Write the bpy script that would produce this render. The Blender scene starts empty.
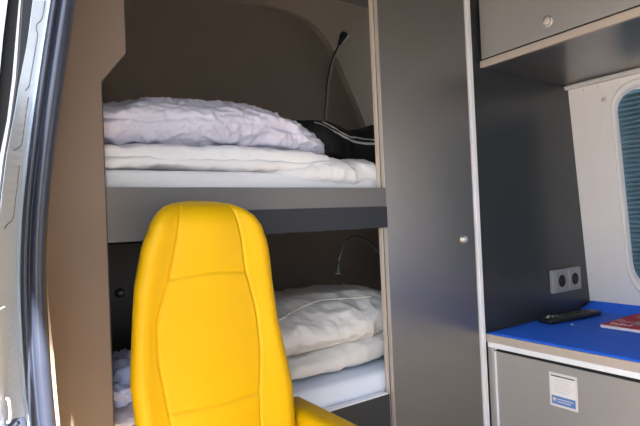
import bpy, bmesh, math, random
from mathutils import Vector, Matrix, noise
from mathutils.bvhtree import BVHTree

random.seed(4)
S = bpy.context.scene
COL = S.collection

# ------------------------------------------------------------------ materials
def mat(name, col, rough=.5, metal=0.0, spec=.5, bump=0.0, bscale=60.0, var=0.0, vscale=8.0, stretch=None, **kw):
    m = bpy.data.materials.new(name); m.use_nodes = True
    nt = m.node_tree; N = nt.nodes; L = nt.links
    b = N['Principled BSDF']
    b.inputs['Base Color'].default_value = (*col, 1)
    b.inputs['Roughness'].default_value = rough
    b.inputs['Metallic'].default_value = metal
    b.inputs['Specular IOR Level'].default_value = spec
    for k, v in kw.items():
        b.inputs[k].default_value = v
    tc = N.new('ShaderNodeTexCoord'); mp = N.new('ShaderNodeMapping')
    if stretch: mp.inputs['Scale'].default_value = stretch
    L.new(tc.outputs['Object'], mp.inputs['Vector'])
    n2 = N.new('ShaderNodeTexNoise'); n2.inputs['Scale'].default_value = vscale; n2.inputs['Detail'].default_value = 4
    L.new(mp.outputs['Vector'], n2.inputs['Vector'])
    rmp = N.new('ShaderNodeMapRange')
    rmp.inputs['To Min'].default_value = 1 - var; rmp.inputs['To Max'].default_value = 1 + var
    L.new(n2.outputs['Fac'], rmp.inputs['Value'])
    mul = N.new('ShaderNodeVectorMath'); mul.operation = 'SCALE'
    mul.inputs[0].default_value = col
    L.new(rmp.outputs['Result'], mul.inputs['Scale'])
    L.new(mul.outputs['Vector'], b.inputs['Base Color'])
    if bump:
        n = N.new('ShaderNodeTexNoise'); n.inputs['Scale'].default_value = bscale; n.inputs['Detail'].default_value = 5
        L.new(mp.outputs['Vector'], n.inputs['Vector'])
        bp = N.new('ShaderNodeBump'); bp.inputs['Strength'].default_value = bump; bp.inputs['Distance'].default_value = .004
        L.new(n.outputs['Fac'], bp.inputs['Height']); L.new(bp.outputs['Normal'], b.inputs['Normal'])
    return m

M = {}
M['laminate'] = mat('grey_laminate', (.29, .285, .28), .32, .85, .5, .03, 500, .03, 30)
M['laminate_lit'] = mat('lit_grey_laminate', (.43, .42, .41), .42, .35, .5, .03, 500, .03, 30)  # lighter copy of the grey laminate, doorway light put into the colour
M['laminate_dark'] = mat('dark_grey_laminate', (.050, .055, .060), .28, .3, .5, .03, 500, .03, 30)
M['board'] = mat('taupe_board', (.205, .166, .137), .42, .1, .4, .03, 500, .03, 20)
M['rail'] = mat('grey_rail_board', (.135, .135, .138), .42, .15, .4, .03, 500, .03, 20)
M['cream_edge'] = mat('cream_edge_band', (.50, .43, .37), .5, 0, .4, 0, 50, .06, 30)
M['dark_edge'] = mat('near_black_brown', (.03, .027, .025), .5)
M['strip_dark'] = mat('matt_dark_blue_grey', (.030, .034, .043), .55, 0, .25, .03, 500, .03, 30)
M['black'] = mat('black_gap', (.008, .008, .010), .7)
M['alu'] = mat('brushed_aluminium', (.62, .60, .58), .42, .6, .5, .05, 300, .05, 40, (1, 1, .05))
M['alu_white'] = mat('pale_anodised_aluminium', (.88, .90, .94), .42, 0, .5, .02, 300, .03, 40)
M['chrome'] = mat('satin_chrome', (.78, .76, .73), .33, .8)
M['button'] = mat('cream_lock_button', (.66, .60, .53), .35, .3)
M['liner'] = mat('taupe_liner', (.23, .19, .155), .75, 0, .3, .15, 250, .05, 15)
M['liner_pale'] = mat('pale_taupe_liner', (.33, .28, .225), .75, 0, .3, .15, 250, .05, 15)
M['wallcream'] = mat('cream_plastic_wall', (.89, .87, .845), .5, 0, .4, .03, 200, .02, 10)
M['whiteplast'] = mat('white_plastic', (.75, .72, .70), .4, 0, .4, 0, 50, .02)
M['ceiling'] = mat('grey_ceiling_lining', (.13, .12, .11), .8, 0, .3, .1, 200, .04)
M['floor'] = mat('tan_vinyl_floor', (.80, .54, .32), .6, 0, .3, .1, 120, .15, 40)
M['yellow'] = mat('yellow_vinyl', (.585, .345, .001), .5, 0, .22, .05, 420, .02, 10)
M['yellow_piece'] = M['yellow']
M['black_plastic'] = mat('black_plastic', (.012, .012, .013), .38, 0, .5, .03, 300, .1)
M['rubber'] = mat('black_rubber_seal', (.023, .029, .050), .36, 0, .6, .05, 200, .2, 20)
M['paint'] = mat('pale_green_white_paint', (.52, .62, .74), .38, 0, .5, .03, 30, .05, 12)
M['paint_seam'] = mat('sealant_bead', (.16, .18, .20), .6)
M['paint_white'] = mat('lilac_white_paint', (.74, .74, .84), .3, 0, .5)
M['sheet'] = mat('white_sheet', (.72, .735, .77), .85, 0, .2, .25, 120, .03, 12)
M['sheet_blue'] = mat('bluish_white_sheet', (.80, .87, 1.0), .85, 0, .2, .2, 120, .03, 12)
M['duvet'] = mat('lilac_white_duvet', (.60, .60, .72), .8, 0, .2, .35, 45, .04, 12)
M['quilt'] = mat('cream_white_quilt', (.77, .775, .81), .85, 0, .2, .3, 70, .03, 12)
M['pillow'] = mat('cream_satin', (.76, .75, .735), .55, 0, .35, .3, 40, .05, 10)
M['piping'] = mat('pale_piping', (.66, .63, .56), .6)
M['bluecloth'] = mat('pale_blue_cotton', (.56, .62, .92), .85, 0, .2, .4, 60, .08, 14)
M['pinkcloth'] = mat('floral_white_cotton', (.88, .78, .80), .85, 0, .2, .4, 60, .16, 45)
M['jacket'] = mat('black_tracksuit', (.010, .010, .011), .75, 0, .25, .3, 90, .2, 20)
M['stripe'] = mat('grey_white_stripe', (.42, .42, .43), .7)
M['mat_blue'] = mat('blue_mat', (.030, .165, .86), .6, 0, .2, .15, 260, .06, 20)
M['blind'] = mat('teal_pleated_fabric', (.125, .225, .29), .8, 0, .2, .15, 150, .12, 20)
M['lampmetal'] = mat('grey_gooseneck', (.16, .155, .15), .38, .7)
M['darkmetal'] = mat('dark_lamp_metal', (.05, .05, .052), .4, .5)
M['diffuser'] = mat('lamp_lens', (.45, .44, .42), .2, .2)
M['outlet'] = mat('silver_plastic', (.36, .36, .375), .38, .35)
M['locker'] = mat('black_brown_locker', (.016, .015, .014), .5, 0, .4)
M['locker_edge'] = mat('locker_edge', (.036, .034, .032), .5)
M['paper'] = mat('white_paper', (.80, .78, .77), .6)
M['ink'] = mat('dark_ink', (.10, .09, .11), .6)
M['blueband'] = mat('blue_print', (.10, .24, .55), .5)
M['palegrey'] = mat('pale_grey_print', (.62, .60, .60), .6)
M['ground'] = mat('sandy_paving', (.17, .165, .155), .9, 0, .2, .2, 20, .12, 4)
M['glassm'] = mat('window_glass', (.85, .9, .92), .05, 0, .5, **{'Transmission Weight': 1.0, 'IOR': 1.1})

def cover_mat():
    m = bpy.data.materials.new('red_magazine_cover'); m.use_nodes = True
    nt = m.node_tree; N = nt.nodes; L = nt.links; b = N['Principled BSDF']
    b.inputs['Roughness'].default_value = .6; b.inputs['Specular IOR Level'].default_value = .2
    tc = N.new('ShaderNodeTexCoord'); n = N.new('ShaderNodeTexNoise')
    n.inputs['Scale'].default_value = 16; n.inputs['Detail'].default_value = 3
    L.new(tc.outputs['Object'], n.inputs['Vector'])
    r = N.new('ShaderNodeValToRGB'); e = r.color_ramp
    e.elements[0].position = .36; e.elements[0].color = (.42, .012, .03, 1)
    e.elements[1].position = .60; e.elements[1].color = (.62, .03, .06, 1)
    x = e.elements.new(.68); x.color = (.60, .25, .24, 1)
    L.new(n.outputs['Fac'], r.inputs['Fac']); L.new(r.outputs['Color'], b.inputs['Base Color'])
    return m
M['cover'] = cover_mat()
M['photo'] = mat('dark_photo_print', (.16, .10, .09), .3, 0, .5, 0, 1, .7, 30)

# ------------------------------------------------------------------ helpers
def obj(name, bm, m, parent=None, smooth=False):
    bmesh.ops.recalc_face_normals(bm, faces=bm.faces[:])
    me = bpy.data.meshes.new(name); bm.to_mesh(me); bm.free()
    if smooth:
        for p in me.polygons: p.use_smooth = True
    me.materials.append(m)
    o = bpy.data.objects.new(name, me); COL.objects.link(o)
    if parent: o.parent = parent; o.matrix_parent_inverse = parent.matrix_world.inverted()
    return o

def tag(o, label, cat, group=None):
    o['label'] = label; o['category'] = cat
    if group: o['group'] = group
    return o

def thing(name, label, cat, loc, group=None):
    o = bpy.data.objects.new(name, None); COL.objects.link(o); o.location = loc
    o.empty_display_size = .05
    bpy.context.view_layer.update()
    return tag(o, label, cat, group)

def struct(name, bm, m, smooth=False):
    o = obj(name, bm, m, None, smooth); o['kind'] = 'structure'; return o

def box(x0, x1, y0, y1, z0, z1, bev=0.0, bm=None, seg=2):
    t = bmesh.new()
    bmesh.ops.create_cube(t, size=1)
    for v in t.verts:
        v.co = Vector(((x0+x1)/2 + v.co.x*(x1-x0), (y0+y1)/2 + v.co.y*(y1-y0), (z0+z1)/2 + v.co.z*(z1-z0)))
    if bev:
        bmesh.ops.bevel(t, geom=t.edges[:], offset=bev, segments=seg, profile=.5, affect='EDGES')
    if bm is None: return t
    return join(bm, t)

def join(a, b):
    me = bpy.data.meshes.new('tmp'); b.to_mesh(me); b.free(); a.from_mesh(me); bpy.data.meshes.remove(me); return a

def prism(pts, axis, a, b, bm=None, bev=0.0):
    """polygon pts in the two other axes (x,y,z order), extruded a..b along axis"""
    t = bmesh.new()
    def P(p, c):
        q = list(p); q.insert(axis, c); return Vector(q)
    lo = [t.verts.new(P(p, a)) for p in pts]; hi = [t.verts.new(P(p, b)) for p in pts]
    t.faces.new(lo); t.faces.new(hi[::-1])
    for i in range(len(pts)):
        j = (i+1) % len(pts); t.faces.new((lo[i], lo[j], hi[j], hi[i]))
    bmesh.ops.recalc_face_normals(t, faces=t.faces[:])
    if bev: bmesh.ops.bevel(t, geom=t.edges[:], offset=bev, segments=2, profile=.5, affect='EDGES')
    return t if bm is None else join(bm, t)

def lathe(prof, center, axis, n=24, bm=None):
    """prof [(radius, height)], revolve about axis vector at center"""
    t = bmesh.new(); ax = Vector(axis).normalized()
    u = ax.orthogonal().normalized(); w = ax.cross(u); c = Vector(center)
    rings = []
    for r, h in prof:
        rings.append([t.verts.new(c + ax*h + (u*math.cos(6.28318*i/n) + w*math.sin(6.28318*i/n))*max(r, 1e-5)) for i in range(n)])
    for a, b in zip(rings, rings[1:]):
        for i in range(n):
            j = (i+1) % n; t.faces.new((a[i], a[j], b[j], b[i]))
    t.faces.new(rings[0][::-1]); t.faces.new(rings[-1])
    return t if bm is None else join(bm, t)

def spline(pts, k=8):
    P = [Vector(p) for p in pts]; out = []
    Q = [P[0]*2 - P[1]] + P + [P[-1]*2 - P[-2]]
    for i in range(1, len(Q)-2):
        a, b, c, d = Q[i-1:i+3]
        for s in range(k):
            t = s/k
            out.append(.5*((2*b) + (c-a)*t + (2*a-5*b+4*c-d)*t*t + (3*b-a-3*c+d)*t**3))
    out.append(P[-1]); return out

def tube(pts, r, n=12, bm=None, caps=True):
    t = bmesh.new(); pts = [Vector(p) for p in pts]
    rr = r if isinstance(r, (list, tuple)) else [r]*len(pts)
    rings = []; prev = None
    for i, p in enumerate(pts):
        d = (pts[min(i+1, len(pts)-1)] - pts[max(i-1, 0)]).normalized()
        u = d.orthogonal().normalized() if prev is None else (prev - d*prev.dot(d)).normalized()
        prev = u; w = d.cross(u)
        rings.append([t.verts.new(p + (u*math.cos(6.28318*k/n) + w*math.sin(6.28318*k/n))*rr[i]) for k in range(n)])
    for a, b in zip(rings, rings[1:]):
        for i in range(n):
            j = (i+1) % n; t.faces.new((a[i], a[j], b[j], b[i]))
    if caps: t.faces.new(rings[0][::-1]); t.faces.new(rings[-1])
    return t if bm is None else join(bm, t)

def lerp(tab, x):
    if x <= tab[0][0]: return tab[0][1]
    for (a, va), (b, vb) in zip(tab, tab[1:]):
        if x <= b:
            t = (x-a)/(b-a); t = t*t*(3-2*t)*.5 + t*.5
            return va + (vb-va)*t
    return tab[-1][1]

def sweep_x(prof_fn, zs, bm=None):
    """loft closed horizontal sections prof_fn(z) -> [(x,y)] over heights zs"""
    t = bmesh.new(); rings = []
    for z in zs: rings.append([t.verts.new((x, y, z)) for x, y in prof_fn(z)])
    n = len(rings[0])
    for a, b in zip(rings, rings[1:]):
        for i in range(n):
            j = (i+1) % n; t.faces.new((a[i], a[j], b[j], b[i]))
    t.faces.new(rings[0][::-1]); t.faces.new(rings[-1])
    return t if bm is None else join(bm, t)

def ridged(p, f, seed, stretch=(1, 1, 1)):
    q = Vector((p.x*f*stretch[0] + seed*7.3, p.y*f*stretch[1] + seed*3.1, p.z*f*stretch[2] - seed*5.7))
    q = q + noise.noise_vector(q*.6)*.55
    return 1 - abs(noise.noise(q))*2

def puffy(x0, x1, zb, top, yf, yb, nx=120, nv=72, e=2.6, ex=4.0, wr=.006, seed=1.0, freq=9, stretch=(1, 1, 1), creases=(), lump=.008, ends=(1, 1), lowlift=0.0):
    """stuffed cloth: closed body from x0..x1; zb, top, yf, yb are numbers or functions of x"""
    F = lambda f, x: f(x) if callable(f) else f
    t = bmesh.new(); rings = []
    for i in range(nx+1):
        u = i/nx
        # ease samples to the ends
        uu = .5 - .5*math.cos(math.pi*u); uu = uu*.65 + u*.35
        x = x0 + (x1-x0)*uu
        k = 2*uu - 1
        en = ends[0] if k < 0 else ends[1]
        s = max(0.0, 1 - abs(k)**(ex*2 if en == 0 else ex))**(1/ex)
        s = max(s, .02)
        z0 = F(zb, x); z1 = F(top, x); ya = F(yf, x); yc = F(yb, x)
        h = (z1 - z0); ring = []
        for j in range(nv):
            a = 2*math.pi*j/nv
            ca, sa = math.cos(a), math.sin(a)
            cy = math.copysign(abs(ca)**(2/e), ca); sz = math.copysign(abs(sa)**(2/e), sa)
            y = (ya+yc)/2 + (yc-ya)/2*cy*(.35 + .65*s)
            z = z0 + h*s*(.5 + .5*sz)
            p = Vector((x, y, z))
            nrm = Vector((k*(1-s), cy*h, sz*(yc-ya)*.5)); nrm = nrm.normalized() if nrm.length > 0 else Vector((0, 0, 1))
            d = lump*noise.noise(p*7 + Vector((seed, 0, 0)))
            d += wr*(ridged(p, freq, seed, stretch) - .45)
            d += wr*.5*(ridged(p, freq*2.3, seed+3, stretch) - .45)
            d += wr*.28*(ridged(p, freq*4.6, seed+6, stretch) - .45)
            for (cz, amp, wdt) in creases:
                zz = z0 + h*cz + .006*noise.noise(Vector((x*9, seed, cz*20)))
                g = math.exp(-((z-zz)/wdt)**2)
                if cy < .3: d -= amp*g
            p = p + nrm*d*min(1, s*1.6)
            p.z = max(p.z, z0)
            ring.append(t.verts.new(p))
        rings.append(ring)
    for a, b in zip(rings, rings[1:]):
        for i in range(nv):
            j = (i+1) % nv; t.faces.new((a[i], a[j], b[j], b[i]))
    t.faces.new(rings[0][::-1]); t.faces.new(rings[-1])
    return t

# ------------------------------------------------------------------ camera
cam = bpy.data.cameras.new('camera'); co = bpy.data.objects.new('camera', cam); COL.objects.link(co)
yaw, pitch, roll = math.radians(34.2252), math.radians(.8979), math.radians(-2.4504)
fw = Vector((math.sin(yaw)*math.cos(pitch), math.cos(yaw)*math.cos(pitch), math.sin(pitch)))
rt = Vector((math.cos(yaw), -math.sin(yaw), 0)); up = rt.cross(fw)
rt, up = rt*math.cos(roll) + up*math.sin(roll), up*math.cos(roll) - rt*math.sin(roll)
mw = Matrix((rt, up, -fw)).transposed().to_4x4()
co.matrix_world = mw
cam.sensor_width = 36; cam.sensor_fit = 'HORIZONTAL'; cam.lens = 508.826/640*36
cam.clip_start = .02
S.camera = co

# ------------------------------------------------------------------ setting
FZ, CZ = -.86, .93
WX = lambda z: 1.829 - .0992*z            # inner face of the leaning side wall with the window

struct('floor', box(.03, 2.0, -1.7, 1.78, FZ-.04, FZ), M['floor'])
struct('ceiling', box(-.25, 1.80, -1.7, 1.78, CZ, CZ+.04), M['ceiling'])  # unseen overhang past the door side is added to cut off the sun
gp = bmesh.new(); bmesh.ops.create_grid(gp, x_segments=2, y_segments=2, size=30)
for v in gp.verts: v.co.z = -1.35
struct('ground', gp, M['ground'])

# rear wall (inside the recessed panel) and the arched liner in front of it
struct('wall_rear', box(.0, 1.95, 1.735, 1.76, FZ, CZ), M['liner'])
arch = [(.20, .78), (.50, .825), (.798, .835), (.965, .838), (1.09, .826), (1.18, .793), (1.25, .725), (1.312, .613), (1.40, .441), (1.47, .24), (1.53, .06)]
arch_s = [(p.x, p.z) for p in spline([(x, 0, z) for x, z in arch], 6)]
def arched_liner():
    t = bmesh.new()
    y0, y1 = 1.70, 1.735
    def q(*pts): t.faces.new([t.verts.new(p) for p in pts])
    for (xa, za), (xb, zb) in zip(arch_s, arch_s[1:]):
        if xb < 1.19: oa, ob = (xa, CZ), (xb, CZ)
        else: oa, ob = ((xa, CZ) if xa < 1.19 else (1.95, za + (CZ-za)*max(0, (1.31-xa)/.12) if xa < 1.31 else za)), (1.95, zb + (CZ-zb)*max(0, (1.31-xb)/.12) if xb < 1.31 else zb)
        q((xa, y0, za), (xb, y0, zb), (ob[0], y0, ob[1]), (oa[0], y0, oa[1]))
        q((xa, y0, za), (xa, y1, za), (xb, y1, zb), (xb, y0, zb))
    q((1.19, y0, CZ), (1.95, y0, CZ), (1.95, y0, CZ-.0001), (1.19, y0, CZ-.0001))
    # below the arch on the right, and the left jamb
    q((1.53, y0, .06), (1.95, y0, .06), (1.95, y0, FZ), (1.53, y0, FZ))
    q((.0, y0, FZ), (.20, y0, FZ), (.20, y0, .78), (.0, y0, .78)); q((.0, y0, .78), (.20, y0, .78), (.20, y0, CZ), (.0, y0, CZ))
    bmesh.ops.remove_doubles(t, verts=t.verts[:], dist=.0003)
    return t
struct('trim_1', arched_liner(), M['liner_pale'])

# side wall with the window: outline of the opening in (y, z)
def rrect(y0, y1, z0, z1, rt_, rb_, n=10):
    out = []
    for cy, cz, r, a0 in ((y1-rt_, z1-rt_, rt_, 0), (y0+rt_, z1-rt_, rt_, 90), (y0+rb_, z0+rb_, rb_, 180), (y1-rb_, z0+rb_, rb_, 270)):
        for k in range(n+1):
            a = math.radians(a0 + 90*k/n); out.append((cy + r*math.cos(a), cz + r*math.sin(a)))
    return out
WO = rrect(.22, .860, -.335, .418, .085, .13)      # outer edge of the moulded rim
WI = rrect(.25, .846, -.297, .388, .062, .11)      # edge of the blind
def window_wall():
    t = bmesh.new()
    # outer rectangle sampled to match loop
    ya, yb, za, zb = -1.7, 1.76, FZ, CZ
    cy, cz = .54, .05
    outer = []
    for y, z in WO:
        dy, dz = y-cy, z-cz
        k = min(((yb if dy > 0 else ya)-cy)/dy if abs(dy) > 1e-6 else 1e9, ((zb if dz > 0 else za)-cz)/dz if abs(dz) > 1e-6 else 1e9)
        outer.append((cy+dy*k, cz+dz*k))
    n = len(WO)
    I = [t.verts.new((WX(z), y, z)) for y, z in WO]; O = [t.verts.new((WX(z), y, z)) for y, z in outer]
    for i in range(n):
        j = (i+1) % n; t.faces.new((I[i], I[j], O[j], O[i]))
    for (y, z) in ((ya, za), (ya, zb), (yb, za), (yb, zb)):
        v = t.verts.new((WX(z), y, z)); near = sorted(O, key=lambda w: (w.co - v.co).length)
        a = [w for w in O if abs(w.co.y-y) < 1e-4]; b = [w for w in O if abs(w.co.z-z) < 1e-4]
        if a and b: t.faces.new((v, min(a, key=lambda w: (w.co-v.co).length), min(b, key=lambda w: (w.co-v.co).length)))
    return t
struct('wall_right', window_wall(), M['wallcream'])
def rim():
    t = bmesh.new(); loops = []
    for k, off in ((0, 0), (.18, -.006), (.45, -.007), (.75, .003), (1.0, .013), (1.0, .016)):
        loops.append([t.verts.new((WX(zo+(zi-zo)*k) + off, yo+(yi-yo)*k, zo+(zi-zo)*k)) for (yo, zo), (yi, zi) in zip(WO, WI)])
    n = len(WO)
    for a, b in zip(loops, loops[1:]):
        for i in range(n):
            j = (i+1) % n; t.faces.new((a[i], a[j], b[j], b[i]))
    return t
win = struct('window_1', rim(), M['wallcream'], True)
gl = prism(WI, 0, 0, .004)
for v in gl.verts: v.co.x += WX(v.co.z) + .045
obj('window_pane', gl, M['glassm'], win)
# wall relief: two shallow pressed ribs
for nm, yy in (('trim_2', .905), ('trim_3', .955)):
    pts = spline([(WX(z)+.0070, yy - .012*math.sin((z+.33)*3), z) for z in (-.345, -.2, 0, .2, .36, .425)], 4)
    struct(nm, tube(pts, .0075, 12), M['wallcream'], True)
# white profile under the overhead cupboard
wt = prism([(1.764, .431), (1.764, .444), (1.770, .4475), (1.80, .4475), (1.80, .432)], 1, -1.2, 1.0)
wt = join(wt, prism([(1.758, .438), (1.758, .441), (1.768, .441), (1.768, .438)], 1, -1.2, 1.0))
struct('trim_4', wt, M['whiteplast'])
c = bmesh.new(); lathe([(.0085, 0), (.0085, .003), (.006, .0045), (.002, .0045)], (WX(.374)+.001, .880, .374), (-1, 0, -.0992), 18, c)
sc = tag(obj('screw_cap', c, M['whiteplast'], None, True), 'small round screw cap on the cream wall above the window rim', 'screw cap')
c = bmesh.new(); lathe([(.0018, 0), (.0018, .0012)], (WX(.374)-.0030, .880, .3745), (-1, 0, -.0992), 10, c); obj('cross_slot', c, M['ink'], sc)

# left body side behind the door pillar, header and front of the vehicle
LX = lambda z: .058 + .105*max(0, z+.02) + .02*max(0, -z-.25)
struct('wall_left', sweep_x(lambda z: [(LX(z)-.012, .80), (LX(z), .80), (LX(z), 1.76), (LX(z)-.012, 1.76)], [FZ, -.6, -.25, 0, .3, .6, CZ]), M['liner'])
struct('wall_front', box(.02, 1.95, -1.75, -1.70, FZ, CZ), M['liner_pale'])  # out of view, closed without a windscreen to cut light from the front
struct('wall_left', sweep_x(lambda z: [(LX(z)-.02, -.44), (LX(z), -.44), (LX(z), .79), (LX(z)-.02, .79)], [.56, .75, CZ]), M['liner'])  # unseen header added to dim the top of the partition board
struct('wall_left', sweep_x(lambda z: [(LX(z)-.03, -1.75), (LX(z), -1.75), (LX(z), -.45), (LX(z)-.03, -.45)], [FZ, -.6, -.25, 0, .3, .6, CZ]), M['liner'])  # unseen wall added to narrow the daylight from the side

# ------------------------------------------------------------------ door pillar, seal, sliding door
# centre line of the door seal (x at height z); the pillar face lies on its outboard side
SEAL = [(-1.1, .12), (-.8, .105), (-.55, .085), (-.40, .072), (-.30, .0655), (-.234, .0597), (-.19, .058), (-.137, .0565), (-.08, .0545), (-.009, .0565), (.089, .0675), (.19, .083), (.294, .0995), (.376, .114), (.55, .148), (.80, .20)]
def sx(z):
    for (a, xa), (b, xb) in zip(SEAL, SEAL[1:]):
        if z <= b: return xa + (xb-xa)*(z-a)/(b-a)
    return SEAL[-1][1]
zs = [-.86 + i*.01 for i in range(167)]
def sxs(z): return sum(sx(z+d) for d in (-.06, -.03, 0, .03, .06))/5
def seal_prof(z):
    c0 = sxs(z); out = []
    # two rounded ribs with a groove, lip towards the cabin
    for px, py in ((-.0120, .020), (-.0122, .004), (-.0105, -.002), (-.0075, -.0035), (-.0050, -.001), (-.0040, .003), (-.0025, .003), (-.0015, -.001), (.0015, -.006), (.0055, -.0065), (.0105, -.004), (.0150, .002), (.0158, .020)):
        out.append((c0+px, .70+py))
    return out
sl = thing('door_seal', 'dark ribbed rubber seal curving down the edge of the door opening', 'door seal', (.06, .70, FZ))
obj('rubber_profile', sweep_x(seal_prof, zs), M['rubber'], sl, True)
obj('sun_sliver', sweep_x(lambda z: [(sxs(z)+.0158, .704), (sxs(z)+.0158+.0044*min(1, max(0, (-z-.05)/.1)), .709), (sxs(z)+.0158, .722)], [z for z in zs if z < -.05]), M['cream_edge'], sl)  # pale strip added in place of a sliver of sunlight beside the seal
# pillar face, mint-edged painted metal
def yo(z):  # lower face is twisted away so that it stays in shade
    t = min(1, max(0, (.20 - z)/.20)); return .700 - .088*t*t*(3-2*t)
pl = thing('door_pillar', 'pale painted metal door pillar beside the rubber seal', 'door pillar', (.03, .72, FZ))
LEFT = [(-1.1, .04), (-.4, .004), (-.22, .008), (-.08, .016), (.025, .0253), (.0875, .034), (.135, .0425), (.184, .050), (.234, .0598), (.284, .0666), (.40, .085), (.80, .155)]
def lx(z):
    for (a, xa), (b, xb) in zip(LEFT, LEFT[1:]):
        if z <= b: return xa + (xb-xa)*(z-a)/(b-a)
    return LEFT[-1][1]
obj('pillar_face', sweep_x(lambda z: [(lx(z)*yo(z)/.7, yo(z)), (sxs(z)-.016, .708), (sxs(z)-.013, .703), (sxs(z)-.010, .708), (sxs(z)-.010, .735), (sxs(z)-.018, .735), (lx(z)*yo(z)/.7, yo(z)+.006)], zs), M['paint'], pl)
def bead(pts): return tube(spline(pts, 5), .0007, 8)
def on_face(f, z):
    # point on the slanted pillar face, f = 0 outer edge .. 1 at the seal
    xa, xb = lx(z)*yo(z)/.7, sxs(z)-.016
    return (xa + (xb-xa)*f, yo(z) + (.708-yo(z))*f - .0006, z)
bd = [[(.84, .288), (.80, .265), (.50, .256), (.55, .248), (.66, .24), (.66, .187), (.62, .178), (.45, .172)],
      [(.72, .165), (.70, .135), (.72, .108), (.55, .10), (.30, .094)],
      [(.74, .080), (.72, .04), (.66, .018), (.40, .011), (.25, .006)]]
bd = [[on_face(*q) for q in b_] for b_ in bd]
for b_ in bd: obj('sealant_seam', bead(b_), M['paint_seam'], pl, True)
obj('lower_panel', sweep_x(lambda z: [(.0070, .570), (.0205, .612), (.0250, .630), (.0070, .585)], [-.195, -.15, -.105, -.075]), M['paint'], pl)
obj('latch_hook', tube(spline([(.0225, .608, -.165), (.0240, .603, -.167), (.0246, .603, -.176), (.0240, .603, -.187), (.0222, .608, -.189)], 4), .0012, 8), M['paint_white'], pl, True)
obj('sill_rail', box(-.02, .0405, .590, .650, -.28, -.1985, .004), M['rubber'], pl)
# opened sliding door seen edge-on outside the pillar
sd = thing('sliding_door', 'edge of the opened sliding door outside the pillar, white with shaded gaps painted black', 'sliding door', (.02, .8, FZ))
def strip(a, b, zr, y0, y1):
    return sweep_x(lambda z: [(a(z), y0), (b(z), y0), (b(z), y1), (a(z), y1)], zr)
zr = [-.9, -.3, .029, .0995, .154, .209, .265, .321, .45, .8]
def lin(t): return lambda z: (lambda L: [xa + (xb-xa)*(z-a)/(b-a) for (a, xa), (b, xb) in zip(L, L[1:]) if z <= b or b == L[-1][0]][0])(t)
e0 = lin([(-.9, -.06), (.029, .0133), (.0995, .0208), (.154, .0267), (.209, .0327), (.265, .0388), (.321, .0462), (.45, .066), (.8, .13)])
e1 = lin([(-.9, -.05), (.029, .0211), (.0995, .0297), (.154, .0404), (.209, .0478), (.265, .0534), (.321, .0592), (.45, .078), (.8, .14)])
e2 = lin([(-.9, -.04), (.029, .0272), (.0995, .0371), (.154, .0474), (.209, .0560), (.265, .0612), (.321, .0664), (.45, .085), (.8, .147)])
e3 = lin([(-.9, -.02), (.029, .0310), (.0995, .0410), (.154, .0515), (.209, .0605), (.265, .0715), (.321, .0795), (.45, .098), (.8, .16)])
obj('door_skin', strip(lambda z: e0(z)-.012, e0, zr, .79, 1.7), M['paint'], sd)
obj('outer_gap_shade', strip(e0, e1, zr, .80, 1.6), M['black'], sd)  # shade in the gaps beside the door edge, painted as black strips
obj('door_edge', strip(e1, e2, zr, .797, 1.6), M['paint_white'], sd)
obj('inner_gap_shade', strip(lambda z: e2(z)*.922, lambda z: e3(z)*.922, zr, .742, .795), M['black'], sd)

# ------------------------------------------------------------------ partition in the plane y = 1
t = thing('partition_board', 'taupe partition board with a notched edge left of the bunks', 'partition board', (.12, 1.0, FZ))
obj('board_panel', prism([(.0585, FZ), (.1990, FZ), (.1990, .272), (.2445, .332), (.2445, CZ), (.16, CZ), (.062, 0)], 1, .986, 1.001), M['board'], t)
obj('edge_gap', prism([(.1990, FZ), (.2012, FZ), (.2012, .2715), (.2468, .3315), (.2468, CZ), (.2445, CZ), (.2445, .332), (.1990, .272)], 1, .988, 1.001), M['dark_edge'], t)  # dark strip painted in for the gap along the board edge

ub = thing('bunk', 'upper bunk behind a grey front board and dark lower strip', 'bunk', (.54, 1.01, -.03))
obj('front_board', box(.2013, .879, .988, 1.0012, -.0235, .0785, .0012), M['rail'], ub)
obj('lower_strip', box(.315, .8795, .985, .9902, -.0240, .0300, .0008), M['strip_dark'], ub)
obj('bed_base', box(.09, 1.80, 1.012, 1.70, .0, .045), M['liner'], ub)
lb = thing('bunk', 'lower bunk behind a dark low board with a pale edge, below the upper bunk', 'bunk', (.54, 1.01, FZ))
obj('front_board', box(.206, .8690, .995, 1.015, FZ, -.4500, .001), M['laminate_dark'], lb)
obj('pale_edge', box(.206, .8640, .995, 1.017, -.4500, -.4470, .0008), M['alu_white'], lb)
obj('bed_base', box(.09, 1.80, 1.018, 1.70, -.50, -.46), M['liner'], lb)

wd = thing('wardrobe', 'tall dark grey wardrobe door front right of the bunks with round knob', 'wardrobe', (1.06, 1.0, FZ))
obj('cut_edge', box(.8695, .8765, 1.0015, 1.0105, FZ, CZ), M['cream_edge'], wd)
obj('frame_panel', box(.8766, 1.246, 1.0015, 1.0105, FZ, CZ), M['dark_edge'], wd)
d = obj('wardrobe_door', box(.8805, 1.2205, .989, 1.0012, FZ+.03, CZ-.02, .001), M['laminate'], wd)
obj('edge_strip', box(.8785, .8805, .990, 1.0012, FZ+.03, CZ-.02), M['alu'], d)
obj('edge_strip', box(1.2205, 1.2235, .990, 1.0012, FZ+.03, CZ-.02), M['alu'], d)
k = lathe([(.0125, 0), (.0125, .003), (.0105, .0045), (.0105, .010), (.0085, .0125), (.003, .0135)], (1.168, .989, -.0705), (0, -1, 0))
kn = obj('knob', k, M['chrome'], d, True)
obj('corner_profile', box(1.2300, 1.2470, .985, 1.0012, FZ, CZ, .003, None, 3), M['alu_white'], wd)

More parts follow.
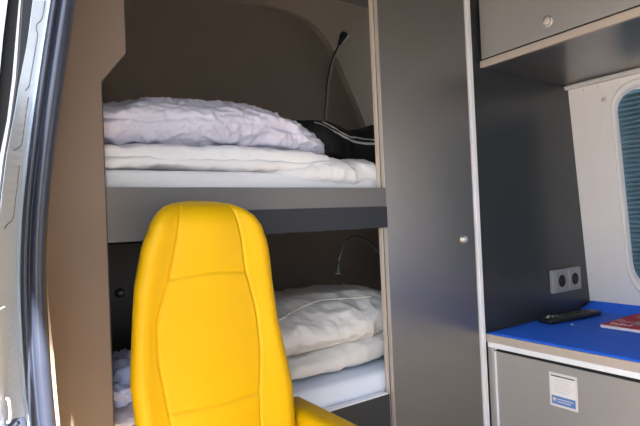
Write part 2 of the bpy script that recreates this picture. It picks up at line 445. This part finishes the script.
pp = tag(obj('partition_panel', prism([(1.2472, FZ), (WX(FZ)-.001, FZ), (WX(CZ)-.001, CZ), (1.2472, CZ)], 1, 1.0, 1.016), M['laminate_dark']), 'dark blue-grey panel behind the counter carrying the power outlets', 'panel')

ou = thing('power_outlet', 'silver double power outlet on the dark panel above the blue mat', 'power outlet', (1.70, 1.0, -.245))
obj('frame', box(1.608, 1.782, .984, .9998, -.2800, -.2005, .004, None, 3), M['outlet'], ou)
for i, cx in enumerate((1.655, 1.737)):
    s = obj('socket', box(cx-.034, cx+.034, .9815, .985, -.2730, -.2070, .002), M['outlet'], ou)
    obj('recess', lathe([(.0205, 0), (.0205, .0008), (.0190, .0010)], (cx, .9815, -.240), (0, -1, 0), 28), M['black'], s)
    ct = bmesh.new()
    for dx in (-.0095, .0095): lathe([(.0028, 0), (.0028, .0014)], (cx+dx, .9806, -.240), (0, -1, 0), 10, ct)
    obj('contact_holes', ct, M['dark_edge'], s)

# ------------------------------------------------------------------ overhead cupboard
oc = thing('overhead_cupboard', 'grey overhead cupboard with flap door and round lock above the counter', 'cupboard', (1.54, .3, .448))
obj('carcass', prism([(1.3020, .4480), (WX(.448)-.006, .4480), (WX(CZ)-.006, CZ), (1.3020, CZ)], 1, -.9, .9995), M['laminate'], oc)
obj('lower_lip', box(1.2960, 1.3085, -.9, .9995, .4475, .4685, .0015), M['cream_edge'], oc)
obj('gap_strip', box(1.2990, 1.3022, -.9, .9995, .4685, CZ), M['black'], oc)
fd = obj('flap_door', box(1.2925, 1.2990, .05, .9890, .4720, CZ-.01, .001), M['laminate_lit'], oc)
kb = obj('lock', lathe([(.0155, 0), (.0155, .003), (.0135, .005), (.0115, .004)], (1.2925, .770, .5105), (-1, 0, 0), 28), M['chrome'], fd, True)
obj('lock_button', lathe([(.0095, 0), (.0095, .007), (.0075, .0085), (.001, .009)], (1.2890, .770, .5105), (-1, 0, 0), 24), M['button'], kb, True)

# ------------------------------------------------------------------ counter unit
CT = -.3575
cu = thing('kitchen_unit', 'grey kitchen unit with pale edges and wide door below the blue mat', 'kitchen unit', (1.55, .5, FZ))
obj('worktop', box(1.2535, WX(CT)-.001, -.6, .9993, -.3800, CT, .0015), M['cream_edge'], cu)
obj('carcass', box(1.2700, WX(-.38)-.003, -.6, .9993, FZ, -.3800), M['laminate'], cu)
obj('end_post', box(1.2600, 1.2700, .9700, .9993, FZ, -.3830, .001), M['alu'], cu)
obj('post_gap', box(1.2590, 1.2700, .9905, .9992, FZ, -.3835), M['black'], cu)
obj('edge_profile', box(1.2555, 1.2700, -.6, .9890, -.3965, -.3805, .0025, None, 3), M['alu_white'], cu)
obj('shadow_gap', box(1.2660, 1.2702, -.6, .9690, -.4080, -.3966), M['black'], cu)
dr = obj('cupboard_door', box(1.2605, 1.2660, .10, .9630, FZ+.06, -.4060, .001), M['laminate_lit'], cu)
obj('door_edge', box(1.2590, 1.2665, .9630, .9690, FZ+.06, -.4060, .001), M['alu_white'], dr)
obj('hinge_pin', lathe([(.003, 0), (.003, .004)], (1.2660, .966, -.3990), (-1, 0, 0), 12), M['alu_white'], cu)

lc = thing('label_card', 'small white card with a blue band in a holder on the unit door', 'label card', (1.2605, .764, -.5165))
LX0 = 1.2604
obj('holder', box(LX0-.0022, LX0, .7205, .7970, -.5160, -.4270, .0008), M['whiteplast'], lc)
cd = obj('card', box(LX0-.0030, LX0-.0021, .7260, .7900, -.5100, -.4335), M['paper'], lc)
obj('top_rule', box(LX0-.0036, LX0-.0029, .7260, .7900, -.4365, -.4335), M['ink'], cd)
bb = obj('blue_band', box(LX0-.0036, LX0-.0029, .7260, .7900, -.5090, -.4870), M['blueband'], cd)
obj('emblem', lathe([(.0048, 0), (.0048, .0005)], (LX0-.0035, .7825, -.4965), (-1, 0, 0), 20), M['palegrey'], bb)
tl = bmesh.new()
for z, ya, yb in ((-.4945, .731, .775), (-.5010, .738, .775)): box(LX0-.0042, LX0-.0035, ya, yb, z-.0012, z+.0012, 0, tl)
obj('printed_lines', tl, M['palegrey'], bb)
tl = bmesh.new()
for i in range(6): box(LX0-.0035, LX0-.0029, .733 + .004*(i % 3), .784, -.4445-.0064*i, -.4433-.0064*i, 0, tl)
obj('printed_lines', tl, M['palegrey'], cd)

# blue mat: flat sheet with ridges and a lifted edge along the wall
def blue_mat():
    t = bmesh.new(); xs = []
    x = 1.2575
    prof = []
    while x <= 1.8600:
        z = CT + .0035
        if x > 1.775:
            q = (x-1.775)/.085
            z += .018*q**1.2 + .0060*(.5 - .5*math.cos(q*math.pi*2*4))
        prof.append((x, z)); x += .002 if x > 1.765 else .02
    ys = [-.55 + i*.02 for i in range(78)]
    top = [[t.verts.new((px, min(y, .9988), pz + .0012*noise.noise(Vector((px*11, y*11, 3))))) for px, pz in prof] for y in ys]
    low = [[t.verts.new((px, min(y, .9988), CT + (.0004 if px < 1.775 else max(.0004, pz-CT-.006)))) for px, pz in prof] for y in ys]
    n = len(prof)
    for G in (top, low):
        for a, b in zip(G, G[1:]):
            for i in range(n-1): t.faces.new((a[i], a[i+1], b[i+1], b[i]))
    for a, b in ((top[0], low[0]), (top[-1], low[-1])):
        for i in range(n-1): t.faces.new((a[i], a[i+1], b[i+1], b[i]))
    for i in (0, n-1):
        for j in range(len(ys)-1): t.faces.new((top[j][i], top[j+1][i], low[j+1][i], low[j][i]))
    return t
tag(obj('counter_mat', blue_mat(), M['mat_blue'], None, True), 'bright blue mat covering the counter, ridged along the wall', 'mat')
MZ = CT + .0045

rc = thing('remote_control', 'black remote control lying on the blue mat below the outlet', 'remote control', (1.588, .920, MZ))
def place(o, ang, loc):
    o.rotation_euler = (0, 0, ang); o.location = loc
rb = box(-.122, .122, -.027, .027, .001, .0185, .007, None, 3)
b0 = obj('body', rb, M['black_plastic'], None, True)
b0.parent = rc
btn = []
for i in range(9):
    for j in range(3):
        if i in (2,): continue
        x, y = -.105 + i*.0225, -.0145 + j*.0145
        bt = obj('button', box(x-.0042, x+.0042, y-.0035, y+.0035, .0180, .0204, .0012), M['palegrey'] if (i < 2 and j == 1) or (i == 1 and j == 2) else M['darkmetal'], None)
        bt.parent = b0
rg = obj('navigation_ring', lathe([(.0125, 0), (.0125, .0022), (.0085, .0026)], (-.062, 0, .018), (0, 0, 1), 24), M['lampmetal'], None, True); rg.parent = b0
rc.rotation_euler = (0, 0, -.13)

mg = thing('magazine', 'red-covered magazine lying on the blue mat at the picture edge', 'magazine', (1.535, .797, MZ))
pg = box(.0, .231, -.30, .0, .0005, .0085, .001); a = obj('pages', pg, M['paper'], None); a.parent = mg
cv = box(.001, .232, -.301, .0015, .0086, .0094); cvo = obj('cover', cv, M['cover'], None); cvo.parent = mg
ph = bmesh.new()
prism([(.10 + .055*math.cos(a_*.2618) , -.105 + .05*math.sin(a_*.2618)) for a_ in range(24)], 2, .0093, .0097, ph)
po = obj('cover_picture', ph, M['photo'], None); po.parent = cvo
mk = bmesh.new()
for q in range(5):
    z0 = -.012 - q*.0125
    box(.028, .052 - .008*(q % 2), z0-.008, z0, .0093, .0098, .0002, mk, 1)
mo = obj('masthead', mk, M['paper'], None); mo.parent = cvo
mg.rotation_euler = (0, 0, .0)

cr = lathe([(.001, 0), (.0045, .001), (.0035, .0035), (.001, .0045)], (1.512, .872, MZ), (0, 0, 1), 8)
tag(obj('paper_scrap', cr, M['paper']), 'tiny white scrap on the blue mat before the remote control', 'scrap')

# ------------------------------------------------------------------ blind
def blind():
    t = bmesh.new()
    zlo, zhi = -.30, .390; per = .0158; n = int((zhi-zlo)/per*10)
    rows = []
    ys = [.240 + i*.02 for i in range(32)]
    ys = [y for y in ys if y < .862] + [.862]
    for i in range(n+1):
        z = zlo + (zhi-zlo)*i/n; ph_ = (z-zlo)/per % 1
        o = .014*max(0, 1 - abs(ph_ - .5)/.26)**.8 - .004*math.cos((ph_-.5)*6.283)*0
        rows.append([t.verts.new((WX(z) + .0165 + o, y, z + .0012*math.sin(y*40+z*30))) for y in ys])
    for a, b in zip(rows, rows[1:]):
        for i in range(len(ys)-1): t.faces.new((a[i], a[i+1], b[i+1], b[i]))
    back = bmesh.ops.extrude_face_region(t, geom=t.faces[:])
    for v in back['geom']:
        if isinstance(v, bmesh.types.BMVert): v.co.x += .0015
    return t
tag(obj('pleated_blind', blind(), M['blind']), 'teal pleated blind drawn down inside the rounded window', 'blind')

# ------------------------------------------------------------------ yellow seat
OL = [(-.75, .215), (-.50, .208), (-.307, .2045), (-.251, .1990), (-.173, .2045), (-.096, .211), (-.034, .2205), (.005, .2340), (.022, .2440), (.034, .257), (.041, .275), (.0445, .300)]
OR = [(-.75, .470), (-.50, .490), (-.384, .4935), (-.306, .4905), (-.248, .479), (-.18, .465), (-.105, .4560), (-.04, .4520), (-.005, .4425), (.014, .4310), (.026, .417), (.036, .398), (.042, .378), (.0445, .350)]
SL = [(-.75, .265), (-.42, .263), (-.322, .257), (-.287, .251), (-.212, .2395), (-.148, .2405), (-.094, .259), (-.021, .278), (.033, .2855)]
SR = [(-.75, .405), (-.42, .417), (-.364, .419), (-.317, .418), (-.229, .424), (-.156, .419), (-.082, .400), (-.028, .396), (.031, .385)]
def l1(tab, x):
    if x <= tab[0][0]: return tab[0][1]
    for (a, va), (b, vb) in zip(tab, tab[1:]):
        if x <= b: return va + (vb-va)*(x-a)/(b-a)
    return tab[-1][1]
def sm(tab, z, w=.012): return sum(l1(tab, z + w*k/2) for k in (-2, -1, 0, 1, 2))/5
def backrest():
    t = bmesh.new(); rings = []
    Z0, Z1 = -.70, .0444
    zs_ = [Z0 + (-.42-Z0)*i/14 for i in range(14)]
    zs_ += [-.42 + (.0-(-.42))*i/150 for i in range(150)]
    zs_ += [Z1 - (Z1)*(1-i/40)**2 for i in range(41)]
    nf = 170; YF, TH = .832, .115
    for z in zs_:
        L, R_ = l1(OL, z), l1(OR, z) + .005*min(1, max(0, (.03-z)/.1)); z += .002; L -= .007*min(1, max(0, (.0-z)/.1))
        top = max(0.0, (z - (-.02))/(Z1+.02)); dep = math.sqrt(max(0, 1 - min(1, top)**3.2))
        sl_, sr_ = sm(SL, z), sm(SR, z); W = max(R_-L, .004); ring = []
        for i in range(nf+1):
            u = i/nf; x = L + W*u
            # rounded side edges
            ed = min(x-L, R_-x); r = .030
            rnd = r - math.sqrt(max(0, r*r - max(0, r-ed)**2)) if ed < r else 0
            y = YF + rnd*1.05
            # bolsters stand forward of the centre panel
            if x < sl_: q = (sl_-x)/max(.01, sl_-L); y -= .009*math.sin(min(1, q*1.3)*math.pi/2)**1.5
            elif x > sr_: q = (x-sr_)/max(.01, R_-sr_); y -= .009*math.sin(min(1, q*1.3)*math.pi/2)**1.5
            else:
                q = (x-sl_)/(sr_-sl_); y -= .007*math.sin(q*math.pi)
                for zc_, bow in ((-.085, .006), (-.3020, -.002)):
                    zc2 = zc_ + bow*math.sin(q*math.pi)
                    y += .0026*math.exp(-((z-zc2)/.0022)**2)
                    y -= .0010*math.exp(-((z-zc2+.014)/.012)**2)
            y += .0030*math.exp(-((x-sl_)/.0022)**2) + .0030*math.exp(-((x-sr_)/.0022)**2)
            y = YF + TH*.62 + (y - YF - TH*.62)*(.25 + .75*dep)
            kk = max(0, (y-YF)/TH); x2 = x + (.026*kk*1.35 if x < (L+R_)/2 else -.016*kk)
            ring.append(t.verts.new((x2, y, z)))
        YB = YF + TH*.62 + TH*.38*(.25 + .75*dep)
        for i in range(12):
            a = math.pi*(i+1)/13
            x = (L+R_)/2 + (W/2-.030)*math.copysign(abs(math.cos(a))**.35, math.cos(a))
            y = ring[-1].co.y + (YB - ring[-1].co.y)*abs(math.sin(a))**.5
            ring.append(t.verts.new((x, y, z)))
        rings.append(ring)
    n = len(rings[0])
    for a, b in zip(rings, rings[1:]):
        for i in range(n):
            j = (i+1) % n; t.faces.new((a[i], a[j], b[j], b[i]))
    t.faces.new(rings[0][::-1]); t.faces.new(rings[-1])
    return t
st = thing('passenger_seat', 'yellow vinyl passenger seat with tall one-piece backrest before the bunks', 'seat', (.35, .65, FZ))
obj('backrest', backrest(), M['yellow'], st, True)
arm = box(.4985, .556, .40, .925, -.445, -.3600, .016, None, 4)
obj('armrest', arm, M['yellow'], st, True)
obj('cushion', box(.20, .49, .36, .86, -.80, -.69, .035, None, 4), M['yellow'], st, True)
obj('pedestal', box(.25, .44, .45, .85, FZ, -.80, .02), M['black_plastic'], st)
obj('recliner_bracket', box(.4895, .500, .84, .91, -.72, -.40, .003), M['black_plastic'], st)

# ------------------------------------------------------------------ upper bunk bedding
def soft_box(x0, x1, y0, y1, z0, z1, bev, amp=.002, seed=0, cut=.02):
    t = box(x0, x1, y0, y1, z0, z1, bev, None, 4)
    bmesh.ops.subdivide_edges(t, edges=[e for e in t.edges if e.calc_length() > .08], cuts=24, use_grid_fill=True)
    for v in t.verts:
        n = noise.noise_vector(v.co*9 + Vector((seed, 0, 0)))
        v.co += Vector((0, n.y, n.z))*amp
    return t
um = obj('mattress', soft_box(.10, 1.78, 1.018, 1.66, .047, .116, .012, .002, 1), M['sheet'], None, True)
tag(um, 'thin white-sheeted mattress on the upper bunk', 'mattress', )
fq = thing('folded_quilt', 'cream-white folded quilt lying between upper mattress and lilac duvet', 'quilt', (.5, 1.3, .117))
obj('fold', puffy(.14, .93, .1160, lambda x: .150 + .010*noise.noise(Vector((x*6, 1.7, 0))), 1.017, 1.60, 170, 64, 4.6, 6, .0045, 2.0, 14, (1, .7, 1.3), (), .004), M['quilt'], fq, True)
obj('fold', puffy(.13, .80, lambda x: .122 + .010*noise.noise(Vector((x*6, 1.7, 0))), lambda x: lerp([(.1, .176), (.3, .178), (.6, .180), (.80, .168)], x), 1.022, 1.58, 170, 64, 4.4, 6, .0045, 5.0, 14, (1, .7, 1.3), (), .005), M['quilt'], fq, True)
dv = obj('duvet', puffy(.12, .772, .1560, lambda x: lerp([(.12, .268), (.26, .282), (.38, .296), (.50, .304), (.58, .300), (.66, .282), (.73, .258), (.80, .225)], x), lambda x: 1.030 + .012*noise.noise(Vector((x*6, 0, 2))), 1.52, 300, 170, 2.3, 3.6, .010, 8.0, 13, (1.0, 1, 1.7), ((.50, .006, .005), (.16, .004, .004)), .013), M['duvet'], None, True)
tag(dv, 'puffy lilac-white crumpled duvet piled on the upper bunk', 'duvet')
cs = puffy(.50, 1.02, .0800, lambda x: lerp([(.50, .118), (.68, .150), (.76, .158), (.80, .146), (.835, .163), (.865, .163), (.90, .143), (.94, .160), (1.02, .16)], x), lambda x: 1.0085 + .012*max(0, (.70-x)/.20), 1.16, 150, 80, 2.6, 2.6, .006, 13.0, 9, (1.3, 1, .8), (), .006)
tag(obj('crumpled_sheet', cs, M['sheet'], None, True), 'crumpled white sheet at the upper bunk end in front of the black jacket', 'sheet')
jb = puffy(.66, 1.14, .1300, lambda x: lerp([(.66, .285), (.72, .296), (.78, .296), (.83, .289), (.89, .268), (.94, .252), (.99, .276), (1.05, .289), (1.14, .26)], x), lambda x: 1.115 + .02*noise.noise(Vector((x*7, 1, 2))), 1.36, 140, 90, 2.3, 4, .010, 21.0, 7, (1.1, 1, 1.3), (), .008)
bmesh.ops.recalc_face_normals(jb, faces=jb.faces[:])
bvh = BVHTree.FromBMesh(jb)
jo = obj('tracksuit_jacket', jb, M['jacket'], None, True)
tag(jo, 'black tracksuit jacket with two pale stripes bundled behind the white sheet', 'jacket')
def ribbon(pts, w=.0032):
    t = bmesh.new(); P = spline(pts, 8); Q = []
    for p in P:
        # come down onto the cloth from in front and above
        h = bvh.ray_cast(p + Vector((0, -.25, .06)), Vector((0, 1, -.24)).normalized())
        if h[0] is None: continue
        Q.append((h[0] + h[1]*.0016, h[1]))
    rows = []
    for i, (p, nn) in enumerate(Q):
        d_ = (Q[min(i+1, len(Q)-1)][0] - Q[max(i-1, 0)][0]).normalized()
        s_ = d_.cross(nn).normalized()
        rows.append([t.verts.new(p - s_*w), t.verts.new(p + nn*.0007), t.verts.new(p + s_*w), t.verts.new(p - nn*.002)])
    for a, b in zip(rows, rows[1:]):
        for i in range(4):
            j = (i+1) % 4; t.faces.new((a[i], a[j], b[j], b[i]))
    return t
J = 1.14
lower = [(.770, J, .268), (.785, J, .258), (.817, J, .239), (.860, J, .223), (.92, J, .215), (.985, J, .213), (1.04, J, .213)]
upper = [(.800, J, .274), (.832, J, .247), (.866, J, .230), (.925, J, .231), (.985, J, .222), (1.04, J, .222)]
obj('stripe', ribbon(lower), M['stripe'], jo); obj('stripe', ribbon(upper, .0026), M['stripe'], jo)

# ------------------------------------------------------------------ lower bunk bedding
lm = obj('mattress', soft_box(.10, 1.78, 1.020, 1.585, -.458, -.398, .014, .002, 6), M['sheet_blue'], None, True)
tag(lm, 'bluish-white sheeted mattress on the lower bunk', 'mattress')
fd2 = thing('folded_duvet', 'cream satin duvet folded in a thick stack on the lower bunk', 'duvet', (.8, 1.25, -.397))
obj('fold', puffy(.50, 1.18, -.3990, lambda x: lerp([(.5, -.338), (.7, -.328), (.9, -.300), (1.1, -.30)], x), 1.052, 1.50, 150, 72, 2.6, 5, .006, 31.0, 10, (1, 1, 1), (), .006), M['pillow'], fd2, True)
tf = puffy(.46, 1.16, -.3480, lambda x: lerp([(.46, -.235), (.64, -.220), (.78, -.213), (.9, -.210), (1.16, -.23)], x), 1.050, 1.56, 200, 110, 2.5, 4, .008, 39.0, 10, (1, 1, 1.2), (), .012)
bvh = BVHTree.FromBMesh(tf)
tfo = obj('fold', tf, M['pillow'], fd2, True)
def welt(pts, r_=.0028):
    Q = []
    for p in spline(pts, 8):
        h = bvh.ray_cast(p + Vector((0, -.3, .05)), Vector((0, 1, -.1667)).normalized())
        if h[0] is not None: Q.append(h[0])
    return tube(Q, r_, 8)
obj('piping', welt([(.50, 1.08, -.262), (.60, 1.08, -.240), (.679, 1.08, -.222), (.769, 1.08, -.206), (.85, 1.08, -.2085), (.93, 1.08, -.215)]), M['piping'], tfo, True)
obj('piping', welt([(.50, 1.07, -.325), (.62, 1.07, -.328), (.689, 1.07, -.322), (.766, 1.07, -.316), (.85, 1.07, -.308), (.96, 1.07, -.30)]), M['piping'], tfo, True)
bc = puffy(.13, .47, -.3600, lambda x: lerp([(.13, -.285), (.22, -.285), (.27, -.278), (.47, -.29)], x), 1.045, 1.28, 120, 90, 2.2, 3.5, .016, 51.0, 17, (1, 1, 1), (), .018)
tag(obj('crumpled_clothes', bc, M['bluecloth'], None, True), 'crumpled pale blue cloth heaped beside the seat on the lower bunk', 'cloth')
pc = puffy(.12, .48, -.3990, lambda x: -.345, 1.035, 1.32, 90, 60, 2.4, 3.5, .014, 57.0, 16, (1, 1, 1), (), .012)
tag(obj('crumpled_clothes', pc, M['pinkcloth'], None, True), 'crumpled pinkish-white floral cloth under the pale blue cloth', 'cloth')

lk = thing('locker', 'black locker with round knob at the back of the lower bunk', 'locker', (.40, 1.64, -.46))
obj('locker_body', box(.12, .62, 1.60, 1.699, -.459, -.005, .002), M['locker'], lk)
ld = obj('locker_door', box(.30, .60, 1.590, 1.600, -.43, -.04, .004), M['locker_edge'], lk)
obj('knob', lathe([(.014, 0), (.014, .004), (.010, .006), (.010, .012), (.003, .013)], (.352, 1.590, -.188), (0, -1, 0)), M['lampmetal'], ld, True)

# ------------------------------------------------------------------ reading lamps
def reading_lamp(label, base, base_axis, path, head_dir, k=1.0):
    b = Vector(base)
    L = thing('reading_lamp', label, 'reading lamp', base, 'gooseneck reading lamps')
    obj('base', lathe([(.022, 0), (.022, .006), (.018, .010), (.006, .011)], base, base_axis, 24), M['lampmetal'], L, True)
    P = spline([b + Vector(base_axis)*.008] + path, 10)
    rr = [.0048 + .0004*(i % 2) for i in range(len(P))]
    obj('gooseneck', tube(P, rr, 10), M['lampmetal'], L, True)
    e = Vector(path[-1]); hd = Vector(head_dir).normalized()
    h = obj('lamp_head', lathe([(.006*k, -.012*k), (.0085*k, -.004*k), (.0105*k, .012*k), (.0165*k, .034*k), (.0180*k, .046*k), (.0165*k, .048*k)], e, hd, 22), M['darkmetal'], L, True)
    obj('lens', lathe([(.0150*k, .047*k), (.0150*k, .050*k), (.008*k, .0525*k), (.001, .053*k)], e, hd, 20), M['diffuser'], h, True)
reading_lamp('grey gooseneck reading lamp arching up behind the jacket on the upper bunk', (1.10, 1.735, .20), (0, -1, 0),
             [(1.097, 1.60, .22), (1.094, 1.55, .30), (1.095, 1.55, .377), (1.105, 1.55, .455), (1.117, 1.55, .530), (1.140, 1.55, .605), (1.170, 1.55, .660), (1.183, 1.55, .682)], (.034, .01, .045))
reading_lamp('dark gooseneck reading lamp bending down over the cream duvet', (1.12, 1.22, -.001), (0, 0, -1),
             [(1.115, 1.22, -.06), (1.09, 1.21, -.115), (1.05, 1.20, -.115), (1.015, 1.20, -.088), (.981, 1.2, -.064), (.939, 1.2, -.052), (.905, 1.2, -.065), (.884, 1.2, -.100), (0.873, 1.2, -.124)], (-.002, 0, -.03), .62)

# ------------------------------------------------------------------ light
w = bpy.data.worlds.new('world'); S.world = w; w.use_nodes = True
N = w.node_tree.nodes; Lk = w.node_tree.links; bg = N['Background']
tc = N.new('ShaderNodeTexCoord'); sep = N.new('ShaderNodeSeparateXYZ'); Lk.new(tc.outputs['Generated'], sep.inputs[0])
rp = N.new('ShaderNodeValToRGB'); mr = N.new('ShaderNodeMapRange')
mr.inputs['From Min'].default_value = -.2; mr.inputs['From Max'].default_value = 1
Lk.new(sep.outputs['Z'], mr.inputs['Value']); Lk.new(mr.outputs['Result'], rp.inputs['Fac'])
rp.color_ramp.elements[0].color = (.80, .78, .76, 1); rp.color_ramp.elements[1].color = (.50, .66, 1.0, 1)
x = rp.color_ramp.elements.new(.45); x.color = (.86, .91, 1.0, 1)
Lk.new(rp.outputs['Color'], bg.inputs['Color']); bg.inputs['Strength'].default_value = 2.4
sun = bpy.data.lights.new('sun', 'SUN'); so = bpy.data.objects.new('sun', sun); COL.objects.link(so)
sun.energy = 28.0; sun.angle = .01; sun.color = (1, .92, .82)
so.rotation_euler = Vector((.30, .8, -1)).to_track_quat('-Z', 'Y').to_euler()
so.location = (-2, -2, 4)

S.view_settings.view_transform = 'Standard'; S.view_settings.look = 'None'
S.view_settings.exposure = 1.25; S.view_settings.gamma = 1; S.view_settings.use_curve_mapping = False
